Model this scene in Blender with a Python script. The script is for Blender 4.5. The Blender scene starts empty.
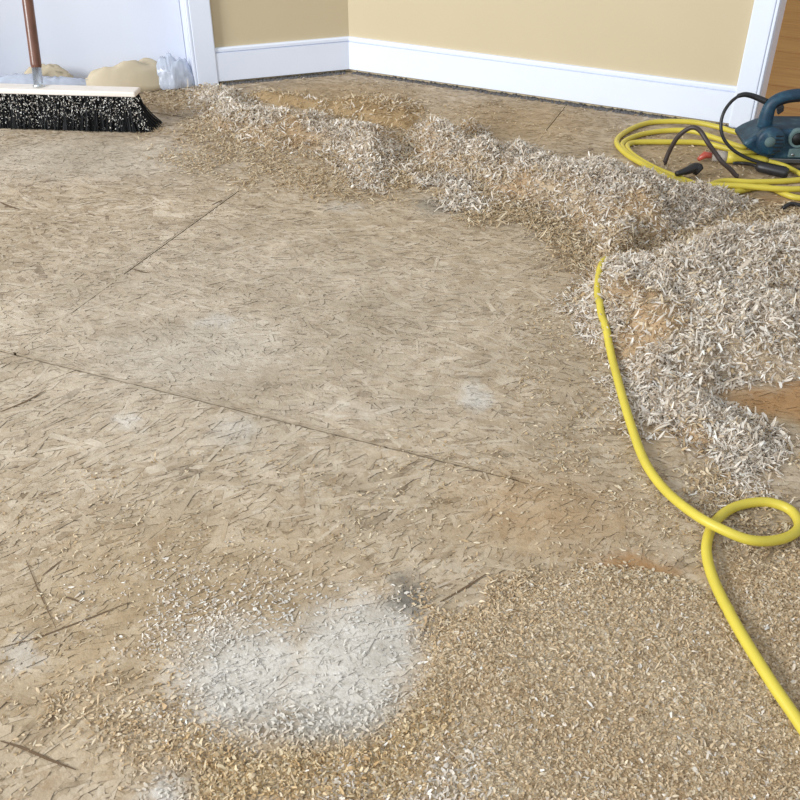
import bpy, bmesh, math, random
import numpy as np
from mathutils import Vector, Matrix

rng = np.random.default_rng(7)
random.seed(7)
scene = bpy.context.scene
C = scene.collection

# ------------------------------------------------------------------ camera
F = 935.0                      # focal length in pixels of the 800 px frame
TH = math.atan(0.706)          # downward pitch
H = 0.90                       # camera height in metres
cam_d = bpy.data.cameras.new('camera')
cam_d.sensor_fit = 'HORIZONTAL'
cam_d.sensor_width = 36.0
cam_d.lens = F / 800.0 * 36.0
cam_d.clip_start = 0.02
cam = bpy.data.objects.new('camera', cam_d)
C.objects.link(cam)
cam.location = (0, 0, H)
cam.rotation_euler = (math.pi / 2 - TH, 0, 0)
scene.camera = cam

# ------------------------------------------------------------------ world and light
world = bpy.data.worlds.new('world')
scene.world = world
world.use_nodes = True
bg = world.node_tree.nodes['Background']
bg.inputs['Color'].default_value = (0.84, 0.92, 1.0, 1)
bg.inputs['Strength'].default_value = 0.66


def area_light(name, loc, target, sx, sy, power, col):
    d = bpy.data.lights.new(name, 'AREA')
    d.shape = 'RECTANGLE'
    d.size = sx
    d.size_y = sy
    d.energy = power
    d.color = col
    o = bpy.data.objects.new(name, d)
    C.objects.link(o)
    o.location = loc
    v = Vector(target) - Vector(loc)
    o.rotation_euler = v.to_track_quat('-Z', 'Y').to_euler()
    return o


# daylight of the windows behind and to the left of the camera
area_light('window_daylight', (-4.8, -0.7, 2.3), (0.2, 1.9, 0.0), 2.0, 1.7, 350, (0.93, 0.97, 1.0))
area_light('window_daylight_rear', (-0.9, -2.6, 1.9), (0.2, 2.2, 0.2), 1.6, 1.3, 26, (0.93, 0.97, 1.0))

scene.view_settings.view_transform = 'Standard'
scene.view_settings.look = 'None'
scene.view_settings.gamma = 1.0
scene.view_settings.use_curve_mapping = False
scene.view_settings.exposure = 0.16


# ------------------------------------------------------------------ helpers: pixels to metres
def ray(px, py):
    x = (px - 400) / F
    y = (400 - py) / F
    return np.array([x, math.cos(TH) + y * math.sin(TH), -math.sin(TH) + y * math.cos(TH)])


def gp(px, py, z=0.0):
    d = ray(px, py)
    return d * ((z - H) / d[2]) + np.array([0, 0, H])


def at(px, py, Y):
    d = ray(px, py)
    return d * (Y / d[1]) + np.array([0, 0, H])


def lin(c):
    c = np.asarray(c, float) / 255.0
    return np.where(c <= 0.04045, c / 12.92, ((c + 0.055) / 1.055) ** 2.4)


# ------------------------------------------------------------------ helpers: noise
def _hash(ix, iy, seed):
    n = (ix.astype(np.int64) * 374761393 + iy.astype(np.int64) * 668265263 + seed * 1442695041) & 0x7fffffff
    n = ((n ^ (n >> 13)) * 1274126177) & 0x7fffffff
    n = n ^ (n >> 16)
    return (n & 0xffff) / 65535.0


def vnoise(x, y, seed=0):
    ix = np.floor(x)
    iy = np.floor(y)
    fx = x - ix
    fy = y - iy
    fx = fx * fx * (3 - 2 * fx)
    fy = fy * fy * (3 - 2 * fy)
    a = _hash(ix, iy, seed)
    b = _hash(ix + 1, iy, seed)
    c = _hash(ix, iy + 1, seed)
    d = _hash(ix + 1, iy + 1, seed)
    return (a * (1 - fx) + b * fx) * (1 - fy) + (c * (1 - fx) + d * fx) * fy


def fbm(x, y, s, seed=0, oct=4):
    v = np.zeros_like(np.asarray(x, float))
    a = 0.5
    t = 0
    for k in range(oct):
        v = v + a * vnoise(x * s + 17.3 * k, y * s - 9.1 * k, seed + k)
        t += a
        a *= 0.5
        s *= 2.03
    return v / t


def sstep(x, a, b):
    t = np.clip((x - a) / (b - a), 0, 1)
    return t * t * (3 - 2 * t)


def poly_sd(x, y, poly):
    """signed distance to a polygon, positive inside"""
    x = np.asarray(x, float)
    y = np.asarray(y, float)
    d = np.full(x.shape, 1e9)
    ins = np.zeros(x.shape, bool)
    n = len(poly)
    for i in range(n):
        x0, y0 = poly[i]
        x1, y1 = poly[(i + 1) % n]
        ex, ey = x1 - x0, y1 - y0
        t = np.clip(((x - x0) * ex + (y - y0) * ey) / (ex * ex + ey * ey + 1e-12), 0, 1)
        d = np.minimum(d, np.hypot(x - x0 - t * ex, y - y0 - t * ey))
        cond = ((y0 > y) != (y1 > y))
        with np.errstate(divide='ignore', invalid='ignore'):
            xi = ex * (y - y0) / (ey if abs(ey) > 1e-12 else 1e-12) + x0
        ins ^= cond & (x < xi)
    return np.where(ins, d, -d)


def gpoly(pts, z=0.0):
    out = []
    for p in pts:
        q = gp(p[0], p[1], p[2] if len(p) > 2 else z)
        out.append((q[0], q[1]))
    return out


# ------------------------------------------------------------------ helpers: objects
def tag(o, label=None, cat=None, group=None, kind=None):
    if label:
        o['label'] = label
    if cat:
        o['category'] = cat
    if group:
        o['group'] = group
    if kind:
        o['kind'] = kind
    return o


def empty(name, loc=(0, 0, 0), rz=0.0):
    o = bpy.data.objects.new(name, None)
    C.objects.link(o)
    o.location = loc
    o.rotation_euler = (0, 0, rz)
    return o


def link(name, me, mat, parent=None, smooth=False):
    o = bpy.data.objects.new(name, me)
    C.objects.link(o)
    if mat:
        me.materials.append(mat)
    if smooth:
        me.polygons.foreach_set('use_smooth', np.ones(len(me.polygons), bool))
    if parent:
        o.parent = parent
    return o


def from_bm(name, bm, mat, parent=None, smooth=False):
    bmesh.ops.recalc_face_normals(bm, faces=bm.faces)
    me = bpy.data.meshes.new(name)
    bm.to_mesh(me)
    bm.free()
    return link(name, me, mat, parent, smooth)


def fast_mesh(name, verts, faces, cols=None):
    """verts (N,3), faces (M,k) of one size, cols (N,3) linear"""
    me = bpy.data.meshes.new(name)
    verts = np.ascontiguousarray(verts, np.float32)
    faces = np.ascontiguousarray(faces, np.int32)
    m, k = faces.shape
    me.vertices.add(len(verts))
    me.vertices.foreach_set('co', verts.ravel())
    me.loops.add(m * k)
    me.loops.foreach_set('vertex_index', faces.ravel())
    me.polygons.add(m)
    me.polygons.foreach_set('loop_start', np.arange(0, m * k, k, dtype=np.int32))
    me.polygons.foreach_set('loop_total', np.full(m, k, np.int32))
    me.update(calc_edges=True)
    if cols is not None:
        at_ = me.color_attributes.new('tint', 'FLOAT_COLOR', 'POINT')
        c4 = np.ones((len(verts), 4), np.float32)
        c4[:, :3] = cols
        at_.data.foreach_set('color', c4.ravel())
    return me


def add_box(bm, cx, cy, cz, sx, sy, sz, rot=None, bevel=0.0):
    r = bmesh.ops.create_cube(bm, size=1.0)
    vs = r['verts']
    bmesh.ops.scale(bm, vec=(sx, sy, sz), verts=vs)
    if bevel > 0:
        es = list({e for v in vs for e in v.link_edges})
        rb = bmesh.ops.bevel(bm, geom=es, offset=bevel, segments=2, affect='EDGES', profile=0.5)
        vs = list({v for f in rb['faces'] for v in f.verts} | {v for v in vs if v.is_valid})
    if rot is not None:
        bmesh.ops.rotate(bm, cent=(0, 0, 0), matrix=rot, verts=vs)
    bmesh.ops.translate(bm, vec=(cx, cy, cz), verts=vs)
    return vs


def catmull(pts, per=10):
    P = np.asarray(pts, float)
    P = np.vstack([2 * P[0] - P[1], P, 2 * P[-1] - P[-2]])
    out = []
    for i in range(1, len(P) - 2):
        for t in np.linspace(0, 1, per, endpoint=False):
            p0, p1, p2, p3 = P[i - 1], P[i], P[i + 1], P[i + 2]
            out.append(0.5 * ((2 * p1) + (-p0 + p2) * t + (2 * p0 - 5 * p1 + 4 * p2 - p3) * t * t
                              + (-p0 + 3 * p1 - 3 * p2 + p3) * t ** 3))
    out.append(P[-2])
    return np.array(out)


def tube_bm(bm, pts, rad, sides=12, cap=True):
    P = np.asarray(pts, float)
    n = len(P)
    R = np.full(n, rad) if np.isscalar(rad) else np.asarray(rad, float)
    T = np.gradient(P, axis=0)
    T /= np.linalg.norm(T, axis=1)[:, None] + 1e-12
    up = np.array([0, 0, 1.0])
    if abs(T[0] @ up) > 0.9:
        up = np.array([1.0, 0, 0])
    N = np.cross(T[0], up)
    N /= np.linalg.norm(N)
    rings = []
    for i in range(n):
        N = N - T[i] * (N @ T[i])
        N /= np.linalg.norm(N) + 1e-12
        B = np.cross(T[i], N)
        ring = []
        for k in range(sides):
            a = 2 * math.pi * k / sides
            ring.append(bm.verts.new(P[i] + R[i] * (math.cos(a) * N + math.sin(a) * B)))
        rings.append(ring)
    for i in range(n - 1):
        for k in range(sides):
            k2 = (k + 1) % sides
            bm.faces.new((rings[i][k], rings[i][k2], rings[i + 1][k2], rings[i + 1][k]))
    if cap:
        bm.faces.new(rings[0][::-1])
        bm.faces.new(rings[-1])


def tube(name, pts, rad, mat, parent=None, sides=12):
    bm = bmesh.new()
    tube_bm(bm, pts, rad, sides)
    return from_bm(name, bm, mat, parent, smooth=True)


# ------------------------------------------------------------------ helpers: materials
def mat_new(name):
    m = bpy.data.materials.new(name)
    m.use_nodes = True
    nt = m.node_tree
    return m, nt, nt.nodes['Principled BSDF']


def set_in(n, **kw):
    for k, v in kw.items():
        k = k.replace('_', ' ')
        if k in n.inputs:
            n.inputs[k].default_value = v


def math_n(nt, op, a, b=None, clamp=False):
    n = nt.nodes.new('ShaderNodeMath')
    n.operation = op
    n.use_clamp = clamp
    for i, v in enumerate((a, b)):
        if v is None:
            continue
        if isinstance(v, (int, float)):
            n.inputs[i].default_value = v
        else:
            nt.links.new(v, n.inputs[i])
    return n.outputs[0]


def mix_n(nt, fac, a, b, mode='MIX'):
    n = nt.nodes.new('ShaderNodeMix')
    n.data_type = 'RGBA'
    n.blend_type = mode
    for sock, v in ((n.inputs[0], fac), (n.inputs[6], a), (n.inputs[7], b)):
        if isinstance(v, (int, float)):
            sock.default_value = v
        elif isinstance(v, (tuple, list, np.ndarray)):
            sock.default_value = tuple(float(q) for q in v)[:3] + (1.0,)
        else:
            nt.links.new(v, sock)
    return n.outputs[2]


def noise_n(nt, scale, detail=4.0, rough=0.55, vec=None, dist=0.0):
    n = nt.nodes.new('ShaderNodeTexNoise')
    set_in(n, Scale=scale, Detail=detail, Roughness=rough, Distortion=dist)
    if vec is not None:
        nt.links.new(vec, n.inputs['Vector'])
    return n


def ramp_n(nt, fac, stops):
    n = nt.nodes.new('ShaderNodeValToRGB')
    el = n.color_ramp.elements
    while len(el) < len(stops):
        el.new(0.5)
    for e, (p, c) in zip(el, stops):
        e.position = p
        c = lin(c)
        e.color = (c[0], c[1], c[2], 1)
    nt.links.new(fac, n.inputs[0])
    return n.outputs[0]


def bump_n(nt, bsdf, height, strength, dist):
    b = nt.nodes.new('ShaderNodeBump')
    b.inputs['Strength'].default_value = strength
    b.inputs['Distance'].default_value = dist
    nt.links.new(height, b.inputs['Height'])
    nt.links.new(b.outputs[0], bsdf.inputs['Normal'])


def position(nt):
    return nt.nodes.new('ShaderNodeNewGeometry').outputs['Position']


def plain(name, rgb, rough=0.5, metal=0.0, var=0.06, scale=30.0, bump=0.0):
    m, nt, b = mat_new(name)
    tc = nt.nodes.new('ShaderNodeTexCoord').outputs['Object']
    n = noise_n(nt, scale, 4, 0.6, tc)
    c = lin(rgb)
    col = mix_n(nt, n.outputs[0], c * (1 - var), np.clip(c * (1 + var), 0, 1))
    nt.links.new(col, b.inputs['Base Color'])
    set_in(b, Roughness=rough, Metallic=metal)
    if bump > 0:
        bump_n(nt, b, n.outputs[0], bump, 0.002)
    return m


def ellipse_mask(nt, pos, spec):
    """soft ellipses lying on the floor; spec = (cx, cy, rx, ry, angle, strength)"""
    out = None
    for cx, cy, rx, ry, ang, st in spec:
        mp = nt.nodes.new('ShaderNodeMapping')
        mp.vector_type = 'TEXTURE'
        mp.inputs['Location'].default_value = (cx, cy, 0)
        mp.inputs['Rotation'].default_value = (0, 0, ang)
        mp.inputs['Scale'].default_value = (rx, ry, 1000.0)
        nt.links.new(pos, mp.inputs['Vector'])
        ln = nt.nodes.new('ShaderNodeVectorMath')
        ln.operation = 'LENGTH'
        nt.links.new(mp.outputs[0], ln.inputs[0])
        mr = nt.nodes.new('ShaderNodeMapRange')
        mr.interpolation_type = 'SMOOTHSTEP'
        set_in(mr, From_Min=1.0, From_Max=0.25, To_Min=0.0, To_Max=st)
        mr.inputs['From Min'].default_value = 1.0
        mr.inputs['From Max'].default_value = 0.25
        mr.inputs['To Min'].default_value = 0.0
        mr.inputs['To Max'].default_value = st
        nt.links.new(ln.outputs['Value'], mr.inputs['Value'])
        out = mr.outputs[0] if out is None else math_n(nt, 'MAXIMUM', out, mr.outputs[0])
    return out


def pel(px0, py0, px1, py1, st, ang=0.0):
    """ellipse from a pixel box on the floor"""
    cx, cy = (px0 + px1) / 2, (py0 + py1) / 2
    c = gp(cx, cy)
    a, b = gp(px0, cy), gp(px1, cy)
    t, u = gp(cx, py0), gp(cx, py1)
    return (c[0], c[1], abs(b[0] - a[0]) / 2, abs(t[1] - u[1]) / 2, ang, st)


WHITE_DUST = [pel(255, 565, 450, 725, 1.0, -0.35), pel(330, 570, 440, 700, 1.0), pel(140, 590, 350, 765, 1.0), pel(250, 620, 430, 780, 1.0),
              pel(125, 762, 200, 815, 1.0), pel(300, 760, 460, 830, 0.55), pel(-10, 625, 48, 690, 0.6),
              pel(448, 375, 500, 415, 0.8), pel(185, 308, 248, 335, 0.6), pel(110, 408, 150, 432, 0.5),
              pel(190, 410, 285, 450, 0.5), pel(240, 395, 480, 420, 0.12), pel(60, 300, 330, 400, 0.25), pel(320, 195, 370, 215, 0.4)]
GREY_DUST_SHEEN = [pel(-150, 125, 330, 190, 0.75), pel(395, 185, 500, 225, 0.8), pel(500, 205, 590, 250, 0.6), pel(-200, 165, 640, 480, 0.5),  # grey dust; the broad upper patch also has floor sheen painted in
             pel(90, 640, 260, 760, 0.25), pel(600, 600, 760, 720, 0.3)]
DARK_STAIN = [pel(374, 564, 434, 626, 0.85), pel(410, 190, 480, 216, 0.55), pel(68, 592, 86, 600, 0.9), pel(530, 207, 570, 218, 0.4)]
TAN_DUST = [pel(380, 440, 720, 600, 0.55), pel(560, 545, 720, 600, 0.75), pel(680, 470, 900, 860, 0.45), pel(700, 375, 860, 440, 1.0),
            pel(420, 85, 640, 150, 0.8), pel(230, 75, 460, 112, 0.7), pel(340, 85, 430, 125, 0.7),
            pel(600, 115, 840, 215, 0.9), pel(120, 85, 220, 120, 0.8), pel(740, 195, 900, 240, 0.9),
            pel(-150, 440, 480, 820, 0.6), pel(300, 620, 560, 800, 0.3), pel(590, 380, 700, 500, 0.35), pel(-60, 65, 160, 100, 0.7)]

ORANGE_DUST = [pel(690, 372, 880, 432, 1.0), pel(555, 545, 715, 596, 0.95), pel(300, 738, 450, 815, 0.5), pel(740, 185, 860, 225, 0.6), pel(420, 450, 680, 570, 0.28)]


def floor_finish(nt, bsdf, col, grain=1.0):
    """settled dust, stains and painted sheen over whatever colour the board or strand has"""
    pos = position(nt)
    n1 = noise_n(nt, 14, 6, 0.65, pos)
    off = nt.nodes.new('ShaderNodeVectorMath')
    off.operation = 'MULTIPLY_ADD'
    nt.links.new(n1.outputs['Color'], off.inputs[0])
    off.inputs[1].default_value = (0.12, 0.12, 0)
    nt.links.new(pos, off.inputs[2])
    sh = nt.nodes.new('ShaderNodeVectorMath')
    sh.operation = 'SUBTRACT'
    nt.links.new(off.outputs[0], sh.inputs[0])
    sh.inputs[1].default_value = (0.06, 0.06, 0)
    p2 = sh.outputs[0]
    fine = noise_n(nt, 160, 5, 0.7, pos)
    fr = math_n(nt, 'ADD', math_n(nt, 'MULTIPLY', fine.outputs[0], 1.1), 0.42)
    film = noise_n(nt, 38, 6, 0.7, pos)
    mr = nt.nodes.new('ShaderNodeMapRange')
    mr.inputs['From Min'].default_value = 0.36
    mr.inputs['From Max'].default_value = 0.60
    mr.inputs['To Min'].default_value = 0.10
    mr.inputs['To Max'].default_value = 0.68
    nt.links.new(film.outputs[0], mr.inputs['Value'])
    big = noise_n(nt, 5.5, 5, 0.62, pos)
    mb = nt.nodes.new('ShaderNodeMapRange')
    mb.inputs['From Min'].default_value = 0.34
    mb.inputs['From Max'].default_value = 0.66
    nt.links.new(big.outputs[0], mb.inputs['Value'])
    blot = noise_n(nt, 24, 5, 0.7, pos)
    mb2 = nt.nodes.new('ShaderNodeMapRange')
    mb2.inputs['From Min'].default_value = 0.35
    mb2.inputs['From Max'].default_value = 0.65
    nt.links.new(blot.outputs[0], mb2.inputs['Value'])
    tone = mix_n(nt, mb.outputs[0], (0.84, 0.82, 0.79), (1.08, 1.08, 1.09))
    tone2 = mix_n(nt, mb2.outputs[0], (0.86, 0.84, 0.82), (1.10, 1.10, 1.11))
    col = mix_n(nt, mr.outputs[0], col, lin((193, 177, 153)))
    tan = math_n(nt, 'MULTIPLY', ellipse_mask(nt, p2, TAN_DUST), fr, True)
    col = mix_n(nt, math_n(nt, 'MULTIPLY', tan, 0.85), col, lin((172, 147, 110)))
    worn = noise_n(nt, 20, 6, 0.75, pos, 0.8)
    mw = nt.nodes.new('ShaderNodeMapRange')
    mw.inputs['From Min'].default_value = 0.57
    mw.inputs['From Max'].default_value = 0.70
    mw.inputs['To Max'].default_value = 0.6
    nt.links.new(worn.outputs[0], mw.inputs['Value'])
    col = mix_n(nt, mw.outputs[0], col, lin((206, 195, 177)))
    ora = math_n(nt, 'MULTIPLY', ellipse_mask(nt, p2, ORANGE_DUST), fr, True)
    col = mix_n(nt, math_n(nt, 'MULTIPLY', ora, 0.8), col, lin((172, 128, 82)))
    gre = math_n(nt, 'MULTIPLY', ellipse_mask(nt, p2, GREY_DUST_SHEEN), fr, True)
    col = mix_n(nt, math_n(nt, 'MULTIPLY', gre, 0.75), col, lin((190, 180, 164)))  # pale grey carries painted sheen as well as dust
    whi = math_n(nt, 'MULTIPLY', ellipse_mask(nt, p2, WHITE_DUST), fr, True)
    col = mix_n(nt, math_n(nt, 'MULTIPLY', whi, 0.82), col, lin((214, 210, 203)))
    drk = math_n(nt, 'MULTIPLY', ellipse_mask(nt, p2, DARK_STAIN), fr, True)
    col = mix_n(nt, drk, col, lin((108, 103, 95)))
    col = mix_n(nt, 1.0, col, tone, 'MULTIPLY')
    col = mix_n(nt, 1.0, col, tone2, 'MULTIPLY')
    sp = mix_n(nt, fine.outputs[0], (0.80, 0.79, 0.77), (1.18, 1.18, 1.18))
    col = mix_n(nt, 0.75 * grain, col, sp, 'MULTIPLY')
    nt.links.new(col, bsdf.inputs['Base Color'])
    set_in(bsdf, Roughness=0.62)
    bsdf.inputs['Specular IOR Level'].default_value = 0.3
    bump_n(nt, bsdf, fine.outputs[0], 0.5, 0.0025)


def mat_board():
    m, nt, b = mat_new('osb_board')
    pos = position(nt)
    n = noise_n(nt, 60, 5, 0.6, pos)
    col = ramp_n(nt, n.outputs[0], [(0.3, (132, 112, 88)), (0.55, (170, 151, 124)), (0.75, (188, 172, 148))])
    floor_finish(nt, b, col)
    return m


def mat_strand():
    m, nt, b = mat_new('osb_strand')
    a = nt.nodes.new('ShaderNodeVertexColor')
    a.layer_name = 'tint'
    floor_finish(nt, b, a.outputs[0])
    return m


def mat_tint(name, rough=0.75, grain=300.0, amt=0.3, bump=0.0, translucent=0.0):
    m, nt, b = mat_new(name)
    a = nt.nodes.new('ShaderNodeVertexColor')
    a.layer_name = 'tint'
    n = noise_n(nt, grain, 4, 0.65, position(nt))
    v = mix_n(nt, n.outputs[0], (1 - amt, 1 - amt, 1 - amt), (1 + amt, 1 + amt, 1 + amt))
    col = mix_n(nt, 1.0, a.outputs[0], v, 'MULTIPLY')
    nt.links.new(col, b.inputs['Base Color'])
    set_in(b, Roughness=rough)
    b.inputs['Specular IOR Level'].default_value = 0.25
    if bump > 0:
        bump_n(nt, b, n.outputs[0], bump, 0.004)
    if translucent > 0:
        t = nt.nodes.new('ShaderNodeBsdfTranslucent')
        nt.links.new(col, t.inputs['Color'])
        ms = nt.nodes.new('ShaderNodeMixShader')
        ms.inputs[0].default_value = translucent
        nt.links.new(b.outputs[0], ms.inputs[1])
        nt.links.new(t.outputs[0], ms.inputs[2])
        nt.links.new(ms.outputs[0], nt.nodes['Material Output'].inputs['Surface'])
    return m


def mat_wood(name, c0, c1, scale=(2, 14, 14), rough=0.45, knots=False, knotcol=(70, 42, 20)):
    m, nt, b = mat_new(name)
    tc = nt.nodes.new('ShaderNodeTexCoord').outputs['Object']
    mp = nt.nodes.new('ShaderNodeMapping')
    mp.inputs['Scale'].default_value = scale
    nt.links.new(tc, mp.inputs['Vector'])
    n = noise_n(nt, 3.0, 6, 0.6, mp.outputs[0], 0.6)
    col = ramp_n(nt, n.outputs[0], [(0.3, c0), (0.7, c1)])
    if knots:
        v = nt.nodes.new('ShaderNodeTexVoronoi')
        v.inputs['Scale'].default_value = 4.2
        nt.links.new(tc, v.inputs['Vector'])
        mr = nt.nodes.new('ShaderNodeMapRange')
        mr.inputs['From Min'].default_value = 0.11
        mr.inputs['From Max'].default_value = 0.03
        nt.links.new(v.outputs['Distance'], mr.inputs['Value'])
        col = mix_n(nt, math_n(nt, 'MULTIPLY', mr.outputs[0], 0.85), col, lin(knotcol))
    nt.links.new(col, b.inputs['Base Color'])
    set_in(b, Roughness=rough)
    return m


M_board = mat_board()
M_strand = mat_strand()
M_dark = plain('subfloor_shadow_gap', (92, 72, 50), 0.9)
M_wall = plain('tan_wall_paint', (200, 183, 150), 0.6, var=0.03, scale=4)
M_white = plain('white_gloss_trim', (229, 234, 247), 0.35, var=0.02, scale=8)
M_door = plain('white_door_paint', (229, 232, 243), 0.35, var=0.015, scale=3)
M_plank = mat_wood('pine_plank', (186, 128, 66), (212, 158, 92), (1.2, 10, 10), 0.5, True)
M_chip = mat_tint('wood_shaving', 0.6, 400, 0.15, 0, 0.18)
M_mound = mat_tint('sawdust_heap', 0.85, 420, 0.55, 0.9)
M_yellow = plain('yellow_cord_jacket', (203, 184, 66), 0.45, var=0.14, scale=18)
M_black = plain('black_rubber', (34, 32, 34), 0.45, var=0.2, scale=30)
M_teal, nt_, b_ = mat_new('teal_tool_plastic')
tc_ = nt_.nodes.new('ShaderNodeTexCoord').outputs['Object']
nn_ = noise_n(nt_, 26, 6, 0.7, tc_)
nt_.links.new(ramp_n(nt_, nn_.outputs[0], [(0.42, (18, 48, 68)), (0.56, (30, 68, 88)), (0.66, (72, 96, 104)), (0.78, (140, 140, 132))]), b_.inputs['Base Color'])
set_in(b_, Roughness=0.5)
M_tealdust = plain('dusty_teal_plastic', (92, 112, 112), 0.7, var=0.4, scale=40)
M_steel = plain('dull_cast_metal', (150, 150, 150), 0.4, 0.9)
M_hole = plain('dark_opening', (16, 17, 19), 0.6)  # near-black fill painted for the shade inside slots and outlet
M_chrome = plain('zinc_ferrule', (200, 203, 205), 0.25, 0.9)
M_handle = mat_wood('brown_lacquered_wood', (88, 54, 40), (118, 78, 60), (14, 14, 1.5), 0.3)
M_block = mat_wood('pale_beech', (224, 211, 198), (236, 227, 218), (2, 12, 12), 0.5)
M_bristle = plain('black_bristle', (13, 13, 14), 0.85, var=0.4, scale=60)
M_kraft = plain('kraft_paper', (196, 180, 152), 0.7, var=0.10, scale=20)
M_red = plain('red_lamp_plastic', (176, 78, 62), 0.3)
M_grime = plain('grey_debris', (112, 108, 108), 0.9, var=0.5, scale=120)


def mat_clear(name, rgb, tr):
    m, nt, b = mat_new(name)
    set_in(b, Roughness=0.18)
    n = noise_n(nt, 30, 3, 0.5, position(nt))
    c = lin(rgb)
    nt.links.new(mix_n(nt, n.outputs[0], c * 0.9, c), b.inputs['Base Color'])
    t = nt.nodes.new('ShaderNodeBsdfTransparent')
    ms = nt.nodes.new('ShaderNodeMixShader')
    ms.inputs[0].default_value = tr
    nt.links.new(b.outputs[0], ms.inputs[1])
    nt.links.new(t.outputs[0], ms.inputs[2])
    nt.links.new(ms.outputs[0], nt.nodes['Material Output'].inputs['Surface'])
    return m


M_plastic = mat_clear('clear_plastic_film', (222, 228, 242), 0.42)
M_clearend = mat_clear('clear_moulded_plastic', (190, 180, 170), 0.35)

# ------------------------------------------------------------------ room frame
K = gp(350, 71.0)[:2]                                   # corner of the two walls on the floor
UD = np.array([0.899, -0.438]); UD /= np.linalg.norm(UD)     # right wall, away from the corner
LD = np.array([-0.947, -0.320]); LD /= np.linalg.norm(LD)    # left wall, away from the corner
UN = np.array([-0.438, -0.899]); UN /= np.linalg.norm(UN)    # into the room
LN = np.array([0.320, -0.947]); LN /= np.linalg.norm(LN)


def wall_box(bm, D, N, s0, s1, t0, t1, z0, z1, bevel=0.0):
    """box along a wall: s along it, t out into the room, z up"""
    c = K + D * (s0 + s1) / 2 + N * (t0 + t1) / 2
    rot = Matrix(((D[0], N[0], 0), (D[1], N[1], 0), (0, 0, 1)))
    add_box(bm, c[0], c[1], (z0 + z1) / 2, s1 - s0, t1 - t0, z1 - z0, rot, bevel)


def along(D, px, py, z):
    return float((gp(px, py, z)[:2] - K) @ D)


WT = 0.155
S_CAS_R = along(UD, 730.5, 123.5, 0)                    # right doorway casing starts here
S_OPEN_R = S_CAS_R + 0.064
S_CAS_L = along(LD, 216, 80, 0)                       # door casing on the left wall starts here
S_OPEN_L = S_CAS_L + 0.074
OPW_R, OPW_L = 0.95, 0.84

# walls ------------------------------------------------------------------
bm = bmesh.new()
ext = WT * math.tan(math.radians(22.5))
wall_box(bm, LD, LN, -ext * 0.0, S_OPEN_L, -WT, 0, 0, 2.45)
wall_box(bm, LD, LN, S_OPEN_L, S_OPEN_L + OPW_L, -WT, 0, 2.06, 2.45)
wall_box(bm, LD, LN, S_OPEN_L + OPW_L, S_OPEN_L + OPW_L + 0.7, -WT, 0, 0, 2.45)
tag(from_bm('wall_left', bm, M_wall), 'tan painted wall with the white door, left of the corner', 'wall', kind='structure')
bm = bmesh.new()
wall_box(bm, UD, UN, 0, S_OPEN_R, -WT, 0, 0, 2.45)
wall_box(bm, UD, UN, S_OPEN_R, S_OPEN_R + OPW_R, -WT, 0, 2.06, 2.45)
wall_box(bm, UD, UN, S_OPEN_R + OPW_R, S_OPEN_R + OPW_R + 0.7, -WT, 0, 0, 2.45)
tag(from_bm('wall_right', bm, M_wall), 'tan painted wall between the corner and the open doorway', 'wall', kind='structure')


# baseboards ---------------------------------------------------------------
def baseboard(name, D, N, s0, s1, label, mit):
    z0, z1, zc = 0.011, 0.112, 0.097
    prof = [(0.0, z0), (0.015, z0), (0.015, zc), (0.007, zc + 0.0005), (0.007, zc + 0.003), (0.0125, zc + 0.0035), (0.0125, z1 - 0.004), (0.009, z1), (0.0, z1)]
    bm = bmesh.new()
    rings = []
    for s, m_ in ((s0, mit), (s1, 0.0)):
        rings.append([bm.verts.new((*(K + D * (s + m_ * t) + N * t), z)) for t, z in prof])
    n = len(prof)
    for i in range(n):
        j = (i + 1) % n
        bm.faces.new((rings[0][i], rings[0][j], rings[1][j], rings[1][i]))
    bm.faces.new(rings[0])
    bm.faces.new(rings[1][::-1])
    o = from_bm(name, bm, M_white)
    return tag(o, label, 'baseboard', kind='structure')


mit = math.tan(math.radians(22.5))
baseboard('baseboard_left', LD, LN, 0, S_CAS_L, 'short white baseboard between door casing and corner', mit)
baseboard('baseboard_right', UD, UN, 0, S_CAS_R, 'long white baseboard under the tan wall up to the doorway', mit)
b2 = baseboard('baseboard_beyond', UD, UN, S_OPEN_R + OPW_R + 0.068, S_OPEN_R + OPW_R + 0.7, 'white baseboard past the doorway', 0)


# door casings ---------------------------------------------------------------
def casing(name, D, N, s_out, s_in, ztop, label):
    """flat white casing with a stepped inner bead"""
    bm = bmesh.new()
    d = 1 if s_in > s_out else -1
    a, b = sorted((s_out, s_in - d * 0.0085))
    wall_box(bm, D, N, a, b, 0, 0.018, 0.0, ztop, 0.003)
    a, b = sorted((s_in - d * 0.008, s_in))
    wall_box(bm, D, N, a, b, 0, 0.0155, 0.0, ztop, 0.002)
    return tag(from_bm(name, bm, M_white), label, 'trim', kind='structure')


casing('trim_1', LD, LN, S_CAS_L, S_OPEN_L, 2.06, 'white door casing left of the short baseboard')
casing('trim_2', LD, LN, S_OPEN_L + OPW_L + 0.075, S_OPEN_L + OPW_L, 2.06, 'white door casing on the far hinge side of the door')
casing('trim_3', UD, UN, S_CAS_R, S_OPEN_R, 2.06, 'white doorway casing behind the planer')
casing('trim_4', UD, UN, S_OPEN_R + OPW_R + 0.068, S_OPEN_R + OPW_R, 2.06, 'white doorway casing on the near side of the opening')
for nm, D, N, s0, s1, lab in (('trim_5', LD, LN, S_CAS_L, S_OPEN_L + OPW_L + 0.075, 'white head casing above the door'),
                              ('trim_6', UD, UN, S_CAS_R, S_OPEN_R + OPW_R + 0.068, 'white head casing above the open doorway')):
    bm = bmesh.new()
    wall_box(bm, D, N, s0, s1, 0, 0.018, 2.0605, 2.13, 0.003)
    tag(from_bm(nm, bm, M_white), lab, 'trim', kind='structure')
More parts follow.
